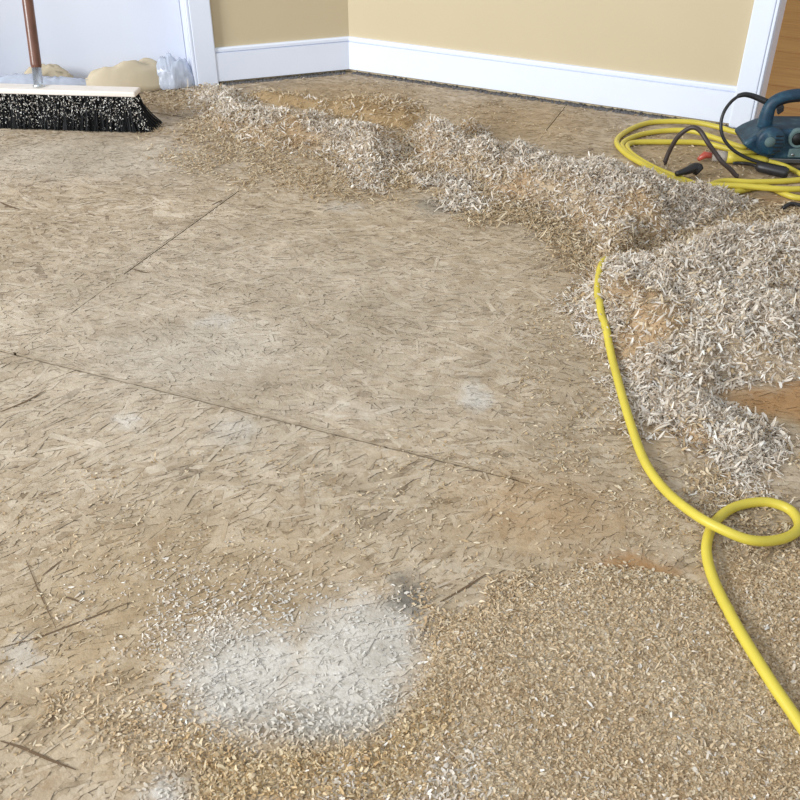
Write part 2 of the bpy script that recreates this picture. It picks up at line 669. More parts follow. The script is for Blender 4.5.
# jamb linings
for nm, D, N, s0, s1, lab in (('trim_7', LD, LN, S_OPEN_L, S_OPEN_L + OPW_L, 'white jamb lining of the left door'),
                              ('trim_8', UD, UN, S_OPEN_R, S_OPEN_R + OPW_R, 'white jamb lining of the open doorway')):
    bm = bmesh.new()
    wall_box(bm, D, N, s0 - 0.012, s0 + 0.002, -WT, -0.0005, 0, 2.06)
    wall_box(bm, D, N, s1 - 0.002, s1 + 0.012, -WT, -0.0005, 0, 2.06)
    tag(from_bm(nm, bm, M_white), lab, 'trim', kind='structure')

# door: flat slab with a knob on the far side
dr = empty('door_1')
tag(dr, 'plain white door with paper and film bunched at its foot', 'door', kind='structure')
bm = bmesh.new()
wall_box(bm, LD, LN, S_OPEN_L + 0.003, S_OPEN_L + OPW_L - 0.003, -WT + 0.0, -WT + 0.035, 0.012, 2.05, 0.002)
from_bm('door_slab', bm, M_door, dr)
bm = bmesh.new()
kc = K + LD * (S_OPEN_L + 0.08) + LN * (-WT + 0.035)
bmesh.ops.create_uvsphere(bm, u_segments=20, v_segments=12, radius=0.028,
                          matrix=Matrix.Translation((kc[0] + LN[0] * 0.05, kc[1] + LN[1] * 0.05, 0.95)))
tube_bm(bm, [(*kc, 0.95), (*(kc + LN * 0.05), 0.95)], 0.011, 12)
from_bm('door_knob', bm, M_chrome, dr, True)

# hall beyond the doorway ---------------------------------------------------------
hall = empty('floor_hall')
tag(hall, 'orange brown pine plank floor seen through the doorway', 'floor', kind='structure')
plank_me = None
pw, pl_ = 0.213, 2.4
off0 = float((gp(790, 36.5)[:2] - K) @ UN)              # a joint line seen in the doorway
k0 = math.ceil((-0.13 - off0) / pw)
row = 0
t = off0 + k0 * pw
while t > -2.9:
    if plank_me is None:
        bm = bmesh.new()
        add_box(bm, 0, 0, 0, pl_ - 0.003, pw - 0.006, 0.02, None, 0.003)
        tmp = from_bm('plank', bm, M_plank, hall)
        plank_me = tmp.data
        first = tmp
    for c in range(2):
        o = first if first is not None else bpy.data.objects.new('plank', plank_me)
        if first is None:
            C.objects.link(o)
            o.parent = hall
        first = None
        sh = S_OPEN_R + 0.5 + (c - 0.5) * pl_ + (row % 3 - 1) * 0.37
        p = K + UD * sh + UN * (t - pw / 2)
        o.location = (p[0], p[1], -0.0135)
        o.rotation_euler = (0, 0, math.atan2(UD[1], UD[0]))
    t -= pw
    row += 1
bm = bmesh.new()
wall_box(bm, UD, UN, S_OPEN_R - 1.8, S_OPEN_R + 2.9, -3.05, -2.95, 0, 2.45)  # unseen wall, added so sky light does not leak into the hall
tag(from_bm('wall_hall_unseen', bm, M_wall), 'unseen far hall wall added to keep out stray sky light', 'wall', kind='structure')
bm = bmesh.new()
wall_box(bm, UD, UN, S_OPEN_R + 0.013, S_OPEN_R + OPW_R - 0.013, -WT, 0.012, -0.006, 0.004, 0.002)
tag(from_bm('trim_9', bm, M_plank), 'flat wooden threshold strip in the doorway', 'trim', kind='structure')

# ------------------------------------------------------------------ floor: OSB panels
A0 = gp(0, 350)[:2]
AD = np.array([0.928, -0.373]); AD /= np.linalg.norm(AD)
BD = np.array([0.373, 0.928]); BD /= np.linalg.norm(BD)
floor = empty('floor')
tag(floor, 'worn strand board subfloor dusted with sawdust', 'floor', kind='structure')
bm = bmesh.new()
c = A0 + AD * 0.4 + BD * -0.2
add_box(bm, c[0], c[1], -0.035, 5.6, 5.6, 0.02, Matrix.Rotation(math.atan2(AD[1], AD[0]), 3, 'Z'))
bmesh.ops.bisect_plane(bm, geom=bm.verts[:] + bm.edges[:] + bm.faces[:], plane_co=(*(K - UN * 0.10), 0), plane_no=(*UN, 0), clear_inner=True)
bmesh.ops.bisect_plane(bm, geom=bm.verts[:] + bm.edges[:] + bm.faces[:], plane_co=(*(K - LN * 0.15), 0), plane_no=(*LN, 0), clear_inner=True)
from_bm('subfloor', bm, M_dark, floor)

rows = [(1.22, 2.44, [-1.823, 0.617, 3.057]), (0.0, 1.22, [-2.41, 0.03, 2.47]),
        (-1.22, 0.0, [-2.88, -0.44, 2.0]), (-2.44, -1.22, [-1.7, 0.74, 3.18])]
GAP = 0.0032


def clip_walls(bm):
    for N in (UN, LN):
        g = bm.verts[:] + bm.edges[:] + bm.faces[:]
        r = bmesh.ops.bisect_plane(bm, geom=g, plane_co=(*(K - N * (0.03 if N is UN else 0.15)), 0), plane_no=(*N, 0), clear_inner=True)
        ed = [e for e in r['geom_cut'] if isinstance(e, bmesh.types.BMEdge)]
        if ed:
            bmesh.ops.holes_fill(bm, edges=ed, sides=0)


STR_PAL = lin([(184, 166, 142), (194, 177, 154), (175, 154, 128), (168, 146, 119), (202, 187, 166), (180, 159, 132), (158, 135, 108), (190, 172, 149)])
for b0, b1, js in rows:
    for a0, a1 in zip(js[:-1], js[1:]):
        bm = bmesh.new()
        c = A0 + AD * (a0 + a1) / 2 + BD * (b0 + b1) / 2
        add_box(bm, c[0], c[1], -0.0125, a1 - a0 - GAP * 2, b1 - b0 - GAP * 2, 0.022, Matrix.Rotation(math.atan2(AD[1], AD[0]), 3, 'Z'))
        clip_walls(bm)
        pan = from_bm('osb_panel', bm, M_board, floor)
        # wood strands pressed into the panel face
        area = (a1 - a0) * (b1 - b0)
        n = int(area * 9000)
        a = rng.uniform(a0, a1, n)
        b = rng.uniform(b0, b1, n)
        p = A0[None] + a[:, None] * AD + b[:, None] * BD
        vis = (p[:, 1] > 0.35) & (np.abs(p[:, 0]) < 0.42 + p[:, 1] * 0.62)
        vis &= ((p - K) @ UN > 0.005) & ((p - K) @ LN > -0.11)
        a, b = a[vis], b[vis]
        n = len(a)
        if n == 0:
            continue
        L = rng.gamma(3.0, 0.0095, n) + 0.008
        W = rng.gamma(3.5, 0.0018, n) + 0.002
        base_ang = 0.15 if b0 >= 0 else 1.0
        ang = rng.normal(base_ang, 0.55, n)
        # hexagonal sliver with ragged ends
        tx = np.array([-0.5, -0.42, 0.40, 0.5, 0.44, -0.38])
        ty = np.array([0.0, 0.5, 0.45, -0.1, -0.5, -0.45])
        lx = tx[None] * L[:, None] * (1 + rng.normal(0, 0.08, (n, 6)))
        ly = ty[None] * W[:, None] * (1 + rng.normal(0, 0.25, (n, 6)))
        ca, sa = np.cos(ang)[:, None], np.sin(ang)[:, None]
        va = np.clip(a[:, None] + lx * ca - ly * sa, a0 + GAP, a1 - GAP)
        vb = np.clip(b[:, None] + lx * sa + ly * ca, b0 + GAP, b1 - GAP)
        z = rng.uniform(-0.0013, -0.0003, n)[:, None] + rng.normal(0, 0.00012, (n, 6))
        P = A0[None, None] + va[..., None] * AD + vb[..., None] * BD
        V = np.concatenate([P, z[..., None]], -1).reshape(-1, 3)
        col = STR_PAL[rng.integers(0, len(STR_PAL), n)] * rng.normal(1, 0.05, n)[:, None]
        dk = rng.random(n) < 0.035
        L[dk] *= 0.5
        col[dk] = lin((112, 90, 66)) * rng.uniform(0.8, 1.2, (dk.sum(), 1))
        W2 = np.repeat(np.clip(col, 0.01, 0.9), 6, 0)
        me = fast_mesh('strands', V, np.arange(n * 6).reshape(n, 6), W2)
        tag(link('strands', me, M_strand, pan), kind='stuff')

# sawdust packed into parts of the joints
bm = bmesh.new()
for pa, pb_, w_ in ((A0 + AD * 0.03 + BD * 0.004, A0 + AD * 0.03 + BD * 0.33, 0.0072), (A0 + AD * 0.03 + BD * 0.80, A0 + AD * 0.03 + BD * 1.2, 0.0072),
                    (A0 + AD * 0.97, A0 + AD * 2.4, 0.0072), (A0 + AD * 0.0295 + BD * 0.33, A0 + AD * 0.0295 + BD * 0.8, 0.0030), (A0 + AD * 0.6165 + BD * 1.5, A0 + AD * 0.6165 + BD * 1.8, 0.0030), (A0 + AD * 0.617 + BD * 1.23, A0 + AD * 0.617 + BD * 1.5, 0.0072)):
    dd = (pb_ - pa) / np.linalg.norm(pb_ - pa)
    nn = np.array([-dd[1], dd[0]]) * w_ / 2
    bm.faces.new([bm.verts.new((*q, -0.0004)) for q in (pa + nn, pa - nn, pb_ - nn, pb_ + nn)])
tag(from_bm('joint_filling', bm, M_board, floor), kind='stuff')

# scratches and a nail hole in the boards are thin dark slivers lying in the surface
bm = bmesh.new()


def sliver(bm, pts, w, z=0.0004):
    P = [gp(x, y)[:2] for x, y in pts]
    lv = []
    for i, p in enumerate(P):
        q = P[min(i + 1, len(P) - 1)] - P[max(i - 1, 0)]
        q = np.array([-q[1], q[0]]) / (np.linalg.norm(q) + 1e-9) * w * (0.35 if i in (0, len(P) - 1) else 1) / 2
        lv.append((bm.verts.new((*(p + q), z)), bm.verts.new((*(p - q), z))))
    for (a, b), (c, d) in zip(lv[:-1], lv[1:]):
        bm.faces.new((a, b, d, c))


for pts, w in (([(0, 741), (20, 747), (50, 760), (76, 770)], 0.0032), ([(44, 728), (52, 718), (60, 708)], 0.006),
               ([(0, 648), (40, 637), (90, 618), (130, 602)], 0.0022), ([(26, 560), (40, 594), (56, 628)], 0.0018),
               ([(42, 576), (52, 568), (62, 560)], 0.003), ([(0, 412), (25, 402), (46, 390)], 0.004),
               ([(0, 202), (8, 206), (18, 209)], 0.007), ([(66, 597), (80, 602)], 0.007), ([(0, 170), (18, 171)], 0.004),
               ([(438, 650), (462, 622), (484, 602)], 0.003), ([(440, 602), (470, 585), (486, 574)], 0.0035),
               ([(130, 268), (142, 272), (150, 273)], 0.004), ([(212, 205), (222, 200)], 0.008)):
    sliver(bm, pts, w)
tag(from_bm('scratches', bm, plain('dark_scratch', (104, 82, 58), 0.8, var=0.3), floor), kind='stuff')

# grey grit lying in the gap under the baseboards
n = 1500
s = rng.uniform(0, 1, n)
isr = rng.random(n) < 0.7
D_ = np.where(isr[:, None], UD, LD)
N_ = np.where(isr[:, None], UN, LN)
S_ = np.where(isr, S_CAS_R, S_CAS_L)
p = K + D_ * (s * S_)[:, None] + N_ * rng.uniform(0.002, 0.028, n)[:, None] + D_ * 0.02
sz = rng.uniform(0.002, 0.006, n)
tv = np.array([[1, 0, 0], [-0.5, 0.87, 0], [-0.5, -0.87, 0], [0, 0, 1.0]])
ro = rng.uniform(0, 6.28, n)
R2 = np.stack([np.stack([np.cos(ro), -np.sin(ro)], -1), np.stack([np.sin(ro), np.cos(ro)], -1)], 1)
tv3 = np.einsum('nij,kj->nki', R2, tv[:, :2]) * sz[:, None, None]
V = np.concatenate([p[:, None] + tv3, (tv[:, 2][None] * sz[:, None])[..., None]], -1).reshape(-1, 3)
Fc = (np.array([[0, 1, 3], [1, 2, 3], [2, 0, 3]])[None] + 4 * np.arange(n)[:, None, None]).reshape(-1, 3)
tag(link('grit', fast_mesh('grit', V, Fc), M_grime), 'dark grey grit lying along the foot of the baseboards', 'grit', kind='stuff')


# ------------------------------------------------------------------ shavings
def chips(P, L, W, curl, tilt, cols, seg=3):
    """curled slivers of wood; P (n,3)"""
    n = len(P)
    t = np.linspace(-0.5, 0.5, seg + 1)
    cu = np.where(np.abs(curl) < 0.05, 0.05, curl)[:, None]
    a = cu * t[None]
    x = np.sin(a) / cu * L[:, None]
    z = (1 - np.cos(a)) / cu * L[:, None]
    tw = rng.normal(0, 0.5, n)[:, None] * t[None]
    wv = W[:, None] * (1 - 0.5 * np.abs(2 * t[None]) ** 2)
    v = np.zeros((n, seg + 1, 2, 3))
    for k, sgn in ((0, -0.5), (1, 0.5)):
        v[:, :, k, 0] = x
        v[:, :, k, 1] = sgn * wv * np.cos(tw)
        v[:, :, k, 2] = z + sgn * wv * np.sin(tw)
    yaw = rng.uniform(0, 2 * math.pi, n)
    pit = rng.normal(0, 1, n) * tilt
    rol = rng.normal(0, 1, n) * tilt * 1.4
    cy, sy = np.cos(yaw), np.sin(yaw)
    cp, sp = np.cos(pit), np.sin(pit)
    cr, sr = np.cos(rol), np.sin(rol)
    R = np.zeros((n, 3, 3))
    R[:, 0, 0] = cy * cp
    R[:, 0, 1] = cy * sp * sr - sy * cr
    R[:, 0, 2] = cy * sp * cr + sy * sr
    R[:, 1, 0] = sy * cp
    R[:, 1, 1] = sy * sp * sr + cy * cr
    R[:, 1, 2] = sy * sp * cr - cy * sr
    R[:, 2, 0] = -sp
    R[:, 2, 1] = cp * sr
    R[:, 2, 2] = cp * cr
    v = np.einsum('nij,nskj->nski', R, v)
    lift = -v[..., 2].min(axis=(1, 2))
    v = v + P[:, None, None, :]
    v[..., 2] += (lift * 0.8)[:, None, None]
    k = (seg + 1) * 2
    base = (np.arange(n) * k)[:, None, None]
    f = np.array([[2 * i, 2 * i + 1, 2 * i + 3, 2 * i + 2] for i in range(seg)])[None] + base
    return v.reshape(-1, 3), f.reshape(-1, 4), np.repeat(cols, k, 0)


PAL_PALE = lin([(229, 219, 206), (221, 209, 194), (212, 199, 182), (238, 231, 221), (204, 189, 170), (225, 214, 199), (196, 178, 156)])
PAL_TAN = lin([(214, 196, 167), (203, 181, 149), (192, 168, 134), (221, 206, 179), (180, 154, 118), (207, 187, 156), (187, 162, 126)])
PAL_DUST = lin([(206, 184, 152), (200, 176, 142), (193, 167, 131), (219, 201, 173), (185, 157, 120), (203, 180, 147)])


def pick(pal, n, jit=0.07):
    return np.clip(pal[rng.integers(0, len(pal), n)] * rng.normal(1, jit, n)[:, None], 0.02, 0.92)


def sample_in(poly, n, soft, nz_scale, nz_thr, seed):
    """random floor points inside a soft-edged polygon, broken up by noise"""
    P = np.array(poly)
    lo, hi = P.min(0) - soft, P.max(0) + soft
    outx, outy = [], []
    got = 0
    for _ in range(40):
        m = n * 3
        x = rng.uniform(lo[0], hi[0], m)
        y = rng.uniform(lo[1], hi[1], m)
        d = poly_sd(x, y, poly)
        w = sstep(d, -soft, soft)
        if nz_thr is not None:
            w = w * sstep(fbm(x, y, nz_scale, seed), nz_thr - 0.10, nz_thr + 0.10)
        k = rng.random(m) < w
        # keep clear of the walls
        q = np.stack([x, y], -1) - K
        k &= (q @ UN > 0.02) & (q @ LN > 0.02)
        outx.append(x[k])
        outy.append(y[k])
        got += k.sum()
        if got >= n:
            break
    return np.concatenate(outx)[:n], np.concatenate(outy)[:n]


# footprints of the heaps, traced on the floor (third value: height of the crest there)
HEAPS = {
    'corner': dict(poly=gpoly([(186, 88), (205, 82), (232, 84, .02), (250, 96, .02), (262, 104, .02), (300, 107, .025), (345, 116, .025), (385, 120, .02), (406, 132, .01),
                               (410, 150), (402, 168), (384, 193), (356, 188), (340, 170), (325, 158), (285, 152), (240, 144), (208, 126), (190, 104)]),
                   h=0.034, edge=0.12, thr=0.38),
    'ridge': dict(poly=gpoly([(398, 150), (408, 122, .035), (424, 108, .05), (440, 109, .05), (453, 126, .02), (466, 109, .05), (482, 112, .05), (494, 140, .03), (520, 134, .05), (548, 137, .05),
                              (578, 150, .05), (610, 152, .05), (645, 160, .05), (690, 172, .05), (728, 182, .03), (750, 202), (735, 214), (690, 228), (662, 244), (638, 264), (606, 262), (594, 252),
                              (585, 232), (555, 218), (520, 205), (480, 192), (440, 176)]),
                  h=0.066, edge=0.15, thr=0.36),
    'right': dict(poly=gpoly([(594, 270), (612, 264), (646, 254), (690, 245), (740, 232), (800, 224), (880, 228), (960, 300), (980, 420), (880, 392), (800, 378), (750, 380),
                              (712, 392), (690, 392), (640, 392), (618, 372), (606, 352), (588, 338), (572, 310), (576, 286)]),
                  h=0.060, edge=0.10, thr=0.335),
    'lobe': dict(poly=gpoly([(640, 385), (690, 392), (716, 404), (746, 418), (772, 432), (780, 448), (766, 464), (738, 470), (700, 454), (672, 436), (652, 412)]),
                 h=0.024, edge=0.07, thr=0.35),
    'drift': dict(poly=gpoly([(245, 96), (262, 88, .01), (300, 91, .01), (330, 98, .012), (352, 92, .015), (392, 90, .02), (420, 96, .02), (428, 118), (405, 134), (380, 124), (340, 118), (296, 108), (262, 104)]),
                  h=0.020, edge=0.07, thr=0.6),
}


# single humps on the heaps: pixel of the foot, radius and height in metres
HUMPS = {'ridge': [(432, 132, .055, .034), (474, 132, .050, .034), (540, 160, .10, .020), (600, 178, .10, .018), (668, 196, .11, .014), (624, 254, .07, .022)],
         'corner': [(222, 102, .06, .014), (300, 124, .09, .014), (376, 160, .06, .022)],
         'right': [(720, 275, .13, .016), (770, 350, .12, .018), (640, 330, .08, .008)], 'lobe': [], 'drift': []}


def heap_h(name, x, y):
    q = HEAPS[name]
    d = poly_sd(x, y, q['poly']) + 0.035 * (fbm(x, y, 14, 31, 3) - 0.5) * 2
    lump = 0.50 + 1.0 * fbm(x, y, 9, 5, 3) + 0.35 * (fbm(x, y, 34, 77, 3) - 0.5)
    h = q['h'] * sstep(d, -0.01, q['edge']) * lump
    for hx, hy, hr, hh in HUMPS[name]:
        c_ = gp(hx, hy)
        h = h + hh * np.exp(-((x - c_[0]) ** 2 + (y - c_[1]) ** 2) / hr ** 2) * sstep(d, -0.01, 0.04)
    return h - 0.004


def surf(x, y):
    h = np.zeros_like(x)
    for nme in HEAPS:
        h = np.maximum(h, heap_h(nme, x, y))
    return h


WHITE_ZONE = {'ridge': gpoly([(400, 152), (408, 115), (440, 105), (470, 105), (500, 125), (560, 130), (640, 150), (700, 165), (755, 200), (738, 216), (690, 226), (640, 234), (600, 214),
                            (560, 198), (520, 186), (480, 174), (440, 162)]),
              'corner': gpoly([(190, 84), (240, 80), (300, 100), (400, 115), (412, 150), (396, 180), (382, 195), (356, 188), (350, 160), (320, 142), (270, 138), (225, 126), (200, 104)])}


def heap_object(nme, label, nchip, pal_mix, scatter, extra=None):
    q = HEAPS[nme]
    P = np.array(q['poly'])
    lo, hi = P.min(0) - 0.03, P.max(0) + 0.03
    st = 0.007
    xs = np.arange(lo[0], hi[0], st)
    ys = np.arange(lo[1], hi[1], st)
    X, Y = np.meshgrid(xs, ys, indexing='ij')
    Z = heap_h(nme, X, Y) + 0.004 * (fbm(X, Y, 120, 3, 2) - 0.5)
    nx, ny = X.shape
    V = np.stack([X, Y, Z], -1).reshape(-1, 3)
    idx = np.arange(nx * ny).reshape(nx, ny)
    Fq = np.stack([idx[:-1, :-1], idx[1:, :-1], idx[1:, 1:], idx[:-1, 1:]], -1).reshape(-1, 4)
    keep = (Z.ravel()[Fq] > -0.0015).any(1)
    for N in (UN, LN):
        keep &= ((V[Fq][:, :, :2] - K) @ N > 0.012).all(1)
    Fq = Fq[keep]
    used, inv = np.unique(Fq, return_inverse=True)
    V = V[used]
    Fq = inv.reshape(Fq.shape)
    tn = fbm(V[:, 0], V[:, 1], 16, 41, 3)[:, None]
    c = lin((190, 164, 132)) * (1 - tn) + lin((208, 190, 164)) * tn
    bare = (1 - sstep(fbm(V[:, 0], V[:, 1], 7, 63, 3), q['thr'] - 0.06, q['thr'] + 0.10))[:, None] * 0.8
    c = c * (1 - bare) + lin((186, 154, 116)) * bare
    if nme == 'drift':
        c = lin((176, 147, 108)) * (1 - tn) + lin((186, 160, 122)) * tn
    root = empty('shavings_heap')
    tag(root, label, 'wood shavings', 'heaps of planer shavings', kind='stuff')
    me = fast_mesh('sawdust_mound', V, Fq, c)
    tag(link('sawdust_mound', me, M_mound, root, True), kind='stuff')
    # curls
    x, y = sample_in(q['poly'], nchip, 0.03, 10, None, 3)
    pale = sstep(fbm(x, y, 7, 63, 3), q['thr'] - 0.1, q['thr'] + 0.12)
    if nme in WHITE_ZONE:
        pale = pale * (0.15 + 0.85 * sstep(poly_sd(x, y, WHITE_ZONE[nme]), -0.04, 0.03))
    keepc = rng.random(len(x)) < 0.26 + 0.74 * pale
    x, y, pale = x[keepc], y[keepc], pale[keepc]
    n = len(x)
    z = np.maximum(heap_h(nme, x, y), 0.0005) + rng.uniform(-0.002, 0.006, n) * (heap_h(nme, x, y) > 0.004)
    L = rng.gamma(6, 0.0021, n) + 0.004
    W = rng.gamma(5, 0.00048, n) + 0.0010
    cu = rng.normal(0, 1.6, n)
    ispale = rng.random(n) < pal_mix * (0.55 + 0.45 * pale)
    col = np.where(ispale[:, None], pick(PAL_PALE, n), pick(PAL_TAN, n))
    v, f, cc = chips(np.stack([x, y, z], -1), L, W, cu, 0.42, col)
    me = fast_mesh('shavings', v, f, cc)
    tag(link('shavings', me, M_chip, root), kind='stuff')
    return root


heap_object('corner', 'lumpy heap of pale shavings below the wall corner', 16000, 0.9, 0)
heap_object('ridge', 'long thick ridge of whitish shavings in front of the yellow coil', 36000, 0.95, 0)
heap_object('right', 'wide fluffy heap of shavings behind the curved yellow cord', 32000, 0.92, 0)
heap_object('lobe', 'small low patch of pale shavings below the bare hollow', 6000, 0.95, 0)

heap_object('drift', 'low drift of brown sawdust between the corner and the heaps', 2600, 0.3, 0)


# thin spread of chips over the boards ---------------------------------------------
def spread(name, label, zones):
    vs, fs, cs, o = [], [], [], 0
    for pts, n, soft, nzs, thr, Lm, Wm, tilt, pal, zlift in zones:
        x, y = sample_in(gpoly(pts), n, soft, nzs, thr, int(n) % 97)
        m = len(x)
        if m == 0:
            continue
        z = np.maximum(surf(x, y), 0.0) + rng.uniform(0.0, zlift, m)
        L = Lm * (0.4 + rng.gamma(4, 0.15, m))
        W = Wm * (0.4 + rng.gamma(4, 0.15, m))
        v, f, c = chips(np.stack([x, y, z], -1), L, W, rng.normal(0, 1.3, m), tilt, pick(pal, m), 2)
        vs.append(v)
        fs.append(f + o)
        cs.append(c)
        o += len(v)
    me = fast_mesh(name, np.concatenate(vs), np.concatenate(fs), np.concatenate(cs))
    return tag(link(name, me, M_chip), label, 'wood chips', kind='stuff')


spread('scattered_shavings', 'thin scatter of tan shavings along the front of the back heaps', [
    ([(150, 130), (175, 108), (215, 110), (300, 150), (370, 170), (395, 200), (345, 200), (300, 190), (240, 186), (190, 172), (150, 152)], 5200, 0.06, 9, 0.42, 0.013, 0.0027, 0.18, PAL_TAN, 0.002),
    ([(380, 140), (420, 160), (500, 195), (600, 240), (640, 250), (600, 290), (560, 250), (520, 220), (470, 222), (440, 190), (390, 185)], 4600, 0.05, 9, 0.45, 0.016, 0.003, 0.25, PAL_TAN, 0.003),
    ([(400, 165), (470, 180), (490, 215), (460, 222), (430, 195)], 1100, 0.03, 14, 0.45, 0.021, 0.0042, 0.35, PAL_PALE, 0.004),
    ([(600, 245), (720, 225), (760, 205), (810, 205), (810, 222), (700, 245), (620, 265)], 2200, 0.03, 12, None, 0.014, 0.003, 0.25, PAL_TAN, 0.002),
    ([(570, 300), (600, 350), (650, 420), (700, 460), (760, 480), (820, 450), (820, 500), (700, 490), (640, 450), (600, 380), (560, 320)], 1000, 0.05, 10, 0.45, 0.012, 0.0024, 0.2, PAL_PALE, 0.002),
    ([(230, 85), (350, 76), (500, 100), (620, 118), (600, 150), (450, 115), (300, 105)], 900, 0.05, 9, 0.5, 0.011, 0.0025, 0.15, PAL_TAN, 0.001),
    ([(130, 90), (200, 82), (220, 100), (170, 110), (140, 105)], 900, 0.03, 9, None, 0.013, 0.003, 0.2, PAL_TAN, 0.003),
])

# foreground layer of fine sawdust ---------------------------------------------------
FG = gpoly([(572, 572), (600, 568), (640, 572), (690, 584), (715, 604), (740, 590), (800, 575), (960, 640), (960, 860), (280, 860), (320, 800), (352, 745), (398, 712),
            (425, 660), (452, 625), (500, 602), (545, 584)])
FG2 = gpoly([(715, 545), (760, 560), (820, 545), (900, 480), (960, 700), (960, 860), (820, 760), (760, 665), (722, 600)])
FG3 = gpoly([(60, 700), (120, 690), (200, 720), (300, 735), (350, 745), (330, 800), (280, 830), (200, 770), (140, 765), (80, 740)])


def fg_h(x, y):
    d = poly_sd(x, y, FG) + 0.02 * (fbm(x, y, 18, 12, 3) - 0.5) * 2
    a = 0.0062 * sstep(d, -0.004, 0.022) * (0.55 + 0.9 * fbm(x, y, 10, 8, 3))
    d2 = poly_sd(x, y, FG2) + 0.03 * (fbm(x, y, 18, 13, 3) - 0.5) * 2
    b = 0.005 * sstep(d2, -0.01, 0.03) * (0.5 + fbm(x, y, 10, 9, 3))
    return np.maximum(a, b) - 0.0016 + 0.0034 * (fbm(x, y, 190, 4, 2) - 0.5) * sstep(np.maximum(a, b), 0.0005, 0.004)


xs = np.arange(-0.15, 0.85, 0.0026)
ys = np.arange(0.44, 1.02, 0.0026)
X, Y = np.meshgrid(xs, ys, indexing='ij')
Z = fg_h(X, Y)
nx, ny = X.shape
V = np.stack([X, Y, Z], -1).reshape(-1, 3)
idx = np.arange(nx * ny).reshape(nx, ny)
Fq = np.stack([idx[:-1, :-1], idx[1:, :-1], idx[1:, 1:], idx[:-1, 1:]], -1).reshape(-1, 4)
Fq = Fq[(Z.ravel()[Fq] > -0.0009).any(1)]
used, inv = np.unique(Fq, return_inverse=True)
V = V[used]
Fq = inv.reshape(Fq.shape)
tn = fbm(V[:, 0], V[:, 1], 9, 91, 3)[:, None]
br = sstep(poly_sd(V[:, 0], V[:, 1], FG2), -0.02, 0.05)[:, None]
c = lin((184, 156, 121)) * (1 - sstep(tn, .3, .7)) + lin((206, 186, 157)) * sstep(tn, .3, .7)
c = c * (1 - br) + lin((180, 150, 112)) * br
lay = empty('sawdust_layer')
tag(lay, 'granular layer of beige sawdust in the right foreground', 'sawdust', kind='stuff')
tag(link('sawdust', fast_mesh('sawdust', V, Fq, c), M_mound, lay, True), kind='stuff')


POWDER = gpoly([(185, 685), (205, 640), (240, 625), (265, 592), (300, 588), (330, 580), (365, 580), (385, 606), (418, 635), (420, 680), (402, 715), (372, 738), (310, 748), (255, 738), (210, 720)])
POWDER2 = gpoly([(128, 830), (134, 780), (160, 766), (188, 775), (195, 830)])


def fine(poly, n, soft, thr, Lm, Wm, pal, tilt=0.22, nzs=14):
    x, y = sample_in(poly, n, soft, nzs, thr, int(n) % 89)
    m = len(x)
    z = np.maximum(np.maximum(fg_h(x, y), surf(x, y)), 0.0)
    L = Lm * (0.35 + rng.gamma(4, 0.16, m))
    W = Wm * (0.35 + rng.gamma(4, 0.16, m))
    col = pick(pal, m, 0.09)
    # chips lying in the white powder are coated with it
    w = np.maximum(sstep(poly_sd(x, y, POWDER), -0.02, 0.03), sstep(poly_sd(x, y, POWDER2), -0.02, 0.03))[:, None] * 0.85
    keep = rng.random(m) > w[:, 0] * 0.55
    col = col * (1 - w) + lin((213, 208, 200)) * w
    P = np.stack([x, y, z], -1)[keep]
    return chips(P, L[keep], W[keep], rng.normal(0, 1.4, len(P)), tilt, col[keep], 2)


def join(parts):
    vs, fs, cs, o = [], [], [], 0
    for v, f, c in parts:
        vs.append(v)
        fs.append(f + o)
        cs.append(c)
        o += len(v)
    return np.concatenate(vs), np.concatenate(fs), np.concatenate(cs)


me = fast_mesh('chips', *join([fine(FG, 42000, 0.012, None, 0.0050, 0.0024, PAL_DUST), fine(FG, 1500, 0.012, None, 0.0070, 0.0026, PAL_PALE),
                               fine(FG2, 14000, 0.03, None, 0.0042, 0.0022, PAL_DUST),
                               fine(gpoly([(575, 566), (640, 570), (690, 582), (700, 594), (640, 584), (575, 580)]), 700, 0.010, None, 0.0066, 0.0027, PAL_TAN)]))
tag(link('chips', me, M_chip, lay), kind='stuff')

